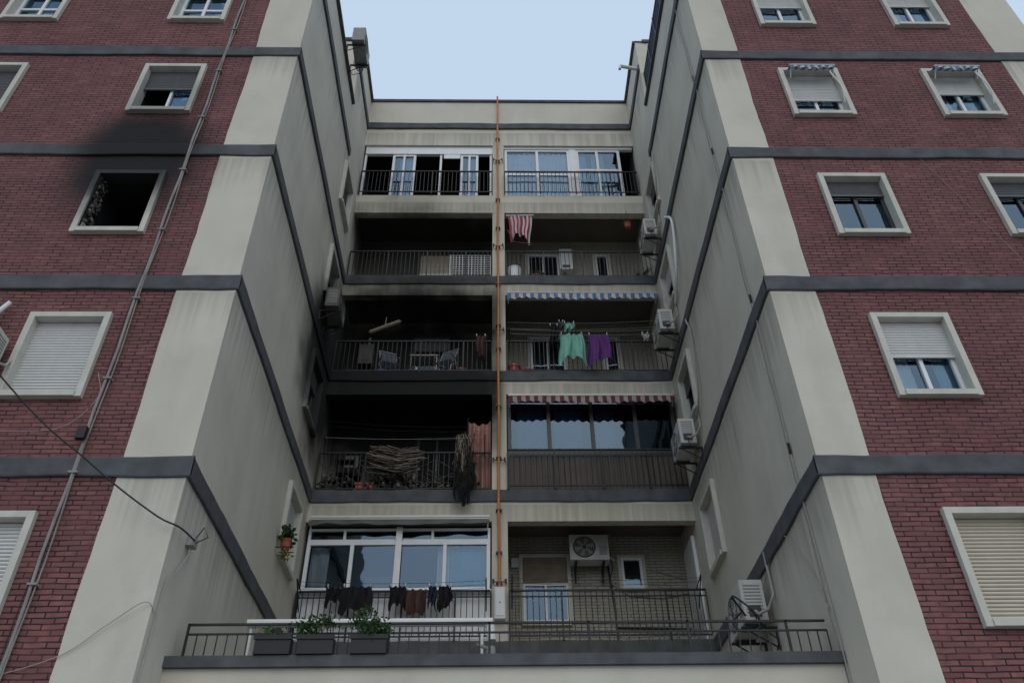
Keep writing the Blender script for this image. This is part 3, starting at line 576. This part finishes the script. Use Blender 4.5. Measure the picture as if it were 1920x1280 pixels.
w=MB(); w.tube([(-2.95,15.45,13.05),(-2.25,15.35,13.3)],.05,BLIND,8); w.tube([(-2.98,15.45,13.04),(-2.22,15.35,13.31)],.015,GALV,6); w.tube([(-2.6,15.4,13.2),(-2.6,15.5,13.56)],.01,GALV,4); w.build('rolled_sunshade',None,origin=(-2.6,15.4,13.1))
def chair(x,y,z,rz):
    w=MB(T(x,y,z,rz)); r=.012; m=GALV
    for s in (-.2,.2):
        w.tube([(s,.25,0),(s,.1,.42),(s,.02,.62),(s,.18,1.0)],r,m,6); w.tube([(s,-.22,0),(s,-.15,.3),(s,.15,.55)],r,m,6); w.tube([(s,-.22,.6),(s,.05,.62)],.018,GREYC,6)
    w.tube([(-.2,.18,1.0),(.2,.18,1.0)],r,m,6); w.tube([(-.2,-.2,.02),(.2,-.2,.02)],r,m,6); w.tube([(-.2,.25,.02),(.2,.25,.02)],r,m,6)
    for i in range(7): w.box(-.2,.2,-.2+i*.055,-.165+i*.055,.43,.445,C_GREY)
    for i in range(6): w.box(-.2,.2,.05+i*.02,.06+i*.02,.55+i*.07,.6+i*.07,C_GREY)
    w.build('folding_chair',None,origin=(x,y,z))
chair(-2.45,15.5,F[2],20); chair(-1.1,15.45,F[2],-25); chair(-1.6,15.95,F[2],10)
w=MB(); w.box(-1.95,-1.3,15.35,15.75,F[2]+.66,F[2]+.69,GALV)
for a,b in ((-1.92,15.38),(-1.33,15.38),(-1.92,15.72),(-1.33,15.72)): w.tube([(a,b,F[2]),(a,b,F[2]+.66)],.015,GALV,6)
w.build('folding_table',None,origin=(-1.6,15.5,F[2]))
hang(-.42,-.2,F[2]+1.0,F[2]+.4,15.04,C_BRN,'hanging_cloth')

# ---------------------------------------------------------------- burnt balcony contents
w=MB()
for i in range(260):
    x=random.gauss(-2.0,.1); L=random.uniform(.25,.52); z=random.uniform(8.95,9.5); a=random.gauss(0,.07); yy=14.98+random.uniform(-.07,.04); L2=random.uniform(.25,.5)*(.6+.6*(z-8.9))
    w.tube([(x-L,yy,z-math.sin(a)*L+.05+random.gauss(0,.02)),(x,yy-.04,z-.07),(x+L2,yy,z+math.sin(a)*L+random.gauss(0,.02))],.008,random.choice([REED,REED,CHAR,CHAR,BLIND,GREYF]),4)
w.build('burnt_reed_mat',None,origin=(-2,15,9))
w=MB()
for i in range(200):
    x=random.gauss(-.62,.07); z1=random.uniform(9.4,9.85); L=random.choice([random.uniform(.3,.7),random.uniform(.3,.7),random.uniform(.7,1.3)]); yy=14.93+random.uniform(-.06,.05)
    w.tube([(x+random.gauss(0,.02),yy,z1),(x+random.gauss(0,.03),yy-.03,z1-L*.5),(x+random.gauss(0,.04)-.05*L,yy,z1-L)],.008,random.choice([REED,REED,CHAR,BLIND,GREYF]) if L<.7 else CHAR,4)
for i in range(9):
    x=random.gauss(-.62,.12); z=random.uniform(8.6,9.2); w.grid(lambda u,v,x=x,z=z:(x+.1*(u-.5)*(1-v*.7)+.03*math.sin(v*8+x*9),14.9+.03*math.sin(v*11+u*4),z-.6*v),3,10,CHAR)
w.build('burnt_hanging_blind',None,origin=(-.6,14.95,9.8))
w=MB(); w.grid(lambda u,v:(-.56+.48*u,15.22+.04*math.sin(u*17)+.02*math.sin(v*5),F[1]+.02+1.72*v-(.1*math.sin(u*3) if v>.9 else 0)),16,12,PINKP); w.box(-.58,-.55,15.18,15.24,F[1],10.4,CHAR); w.build('scorched_screen',None,origin=(-.3,15.2,F[1]))
w=MB()
for i in range(420):
    x=random.uniform(-3.55,-.3); s=random.uniform(.02,.08); y=random.uniform(15.18,15.6); z=F[1]+random.uniform(0,.42)*(.3+.7*abs(math.sin(x*2.3))); m0=w.M
    w.M=Matrix.Translation((x,y,z+s*.5))@Matrix.Rotation(random.uniform(0,3),4,'Z')@Matrix.Rotation(random.uniform(-.9,.9),4,'X'); w.box(-s,s,-s*.5,s*.5,-s*.3,s*.3,random.choice([CHAR,CHAR,CHAR,REED,GREYC,BRN,REED])); w.M=m0
for i in range(80):
    x=random.uniform(-3.5,-.6); h=random.uniform(.2,.9); w.tube([(x,15.3,F[1]+.05),(x+random.gauss(0,.2),15.35,F[1]+h*.5),(x+random.gauss(0,.3),15.3+random.random()*.2,F[1]+h)],.009,random.choice([CHAR,REED,GREYF]),4)
for x in (-3.3,-2.95): w.tube([(x,15.5,F[1]),(x,15.5,F[1]+1.1)],.02,CHAR,5)
for z in (.3,.6,.9): w.box(-3.3,-2.95,15.4,15.6,F[1]+z,F[1]+z+.02,CHAR)
w.build('fire_debris',None,origin=(-2,15.4,F[1]))
w=MB(); x=-2.82; z=F[1]+.02; w.box(x,x+.34,15.2,15.4,z,z+.03,REDP); w.box(x,x+.34,15.2,15.22,z+.03,z+.22,REDP); w.box(x,x+.34,15.38,15.4,z+.03,z+.22,REDP); w.box(x,x+.02,15.22,15.38,z+.03,z+.22,REDP); w.box(x+.32,x+.34,15.22,15.38,z+.03,z+.22,REDP); w.box(x-.02,x+.36,15.18,15.2,z+.18,z+.22,REDP); w.build('plastic_crate',None,origin=(x,15.3,z))
w=MB(); w.box(-3.35,-2.95,DR-.3,DR-.03,F[1]+1.0,F[1]+1.6,CHAR); w.box(-3.3,-3.0,DR-.31,DR-.3,F[1]+1.2,F[1]+1.5,GREYF); w.build('burnt_boiler',None,origin=(-3.1,DR,F[1]+1))

# ---------------------------------------------------------------- terrace things
w=MB(); w.tube([(-3.0,10.2,3.98),(-.02,10.2,3.98)],.05,PVC,12); w.tube([(-.1,10.2,3.98),(-.05,10.2,3.93),(-.03,10.2,3.75)],.055,PVC,10); 
for x in (-2.95,-1.5,-.15): w.tube([(x,10.22,2.5),(x,10.22,3.95)],.018,PVC,6)
w.build('awning_roller',None,origin=(-1.5,10.2,3.97))
w=MB(); w.tube([(-.04,9.85,3.39),(-.04,9.85,3.5),(-.04,9.85,3.55)],[.055,.06,.045],GALV,12); w.tube([(-.04,9.8,3.5),(-.2,9.92,3.6)],.02,GALV,6); w.build('watering_can',None,origin=(-.04,9.85,3.39))
w=MB(); w.grid(lambda u,v:(-.8+.62*u,9.78+.15*v,3.392+.05*math.sin(v*math.pi)*(.8+.4*math.sin(u*9))),14,6,cloth('tarp_blue',(.03,.09,.13))); w.build('folded_tarp',None,smooth=True,origin=(-.5,9.8,3.39))
# ---------------------------------------------------------------- ground
def sheet(name,x0,x1,y0,y1,z,m):
    w=MB(); w.face([(x0,y0,z),(x1,y0,z),(x1,y1,z),(x0,y1,z)],m); return w.build(name)
GR=mk('ground_soil',(.16,.15,.13),.95,.2,.3); ASP=mk('asphalt',(.05,.05,.052),.9,.2,3,bump=.3); PAV=mk('paving',(.3,.29,.27),.9,.12,3,bump=.3); LINE=mk('road_paint',(.7,.7,.68),.7,.1,4)
sheet('ground',-600,600,-600,600,-1.62,GR); sheet('road',-200,200,-12,-3.5,-1.612,ASP)
for n,ya,yb in (('pavement',-3.35,D0-.02),('pavement',-16,-12.15)):
    w=MB(); w.box(-200,200,ya,yb,-1.615,-1.49,PAV); w.build(n)
w=MB(); w.box(-200,200,-3.5,-3.35,-1.615,-1.485,GREYC); w.box(-200,200,-12.15,-12,-1.615,-1.485,GREYC); w.build('kerb')
w=MB()
for i in range(-20,20): w.face([(i*6,-7.8,-1.608),(i*6+3,-7.8,-1.608),(i*6+3,-7.68,-1.608),(i*6,-7.68,-1.608)],LINE)
w.build('road_marking')

# ---------------------------------------------------------------- camera
f=1593.
Zw=Vector((-33,1929,-f)).normalized(); Yw=Vector((-33,-1315,-f)); Yw=(Yw-Zw*Yw.dot(Zw)).normalized(); Xw=Yw.cross(Zw)
R=Matrix((Xw,Yw,Zw)).to_4x4()
cam=bpy.data.objects.new('camera',bpy.data.cameras.new('camera')); sc.collection.objects.link(cam)
cam.matrix_world=Matrix.Translation((0,0,G))@R
cam.data.sensor_width=36; cam.data.lens=36*f/1920; cam.data.clip_end=2000; cam.data.clip_start=.05; sc.camera=cam
# ---------------------------------------------------------------- light: hazy bright sky, very soft sun from the street side
EL,AZ=40,172
wd=bpy.data.worlds.new('World'); sc.world=wd; wd.use_nodes=True; nt=wd.node_tree
sky=N(nt,'ShaderNodeTexSky',sky_type='NISHITA'); sky.sun_disc=False; sky.sun_elevation=math.radians(EL); sky.sun_rotation=math.radians(AZ); sky.dust_density=2
hz=N(nt,'ShaderNodeMix',data_type='RGBA'); hz.inputs[0].default_value=.8; hz.inputs[7].default_value=(4.3,5.3,6.5,1)
nt.links.new(sky.outputs[0],hz.inputs[6]); nt.links.new(hz.outputs[2],nt.nodes['Background'].inputs[0]); nt.nodes['Background'].inputs[1].default_value=.15
a=math.radians(AZ); e=math.radians(EL)
sd=Vector((math.sin(a)*math.cos(e),math.cos(a)*math.cos(e),math.sin(e)))
l=bpy.data.lights.new('sun','SUN'); l.energy=.5; l.angle=math.radians(60); l.color=(1,.88,.72)
lo=bpy.data.objects.new('sun',l); sc.collection.objects.link(lo); lo.rotation_euler=sd.to_track_quat('Z','Y').to_euler(); lo.location=(0,0,60)
sc.view_settings.view_transform='Standard'; sc.view_settings.look='None'; sc.view_settings.exposure=0
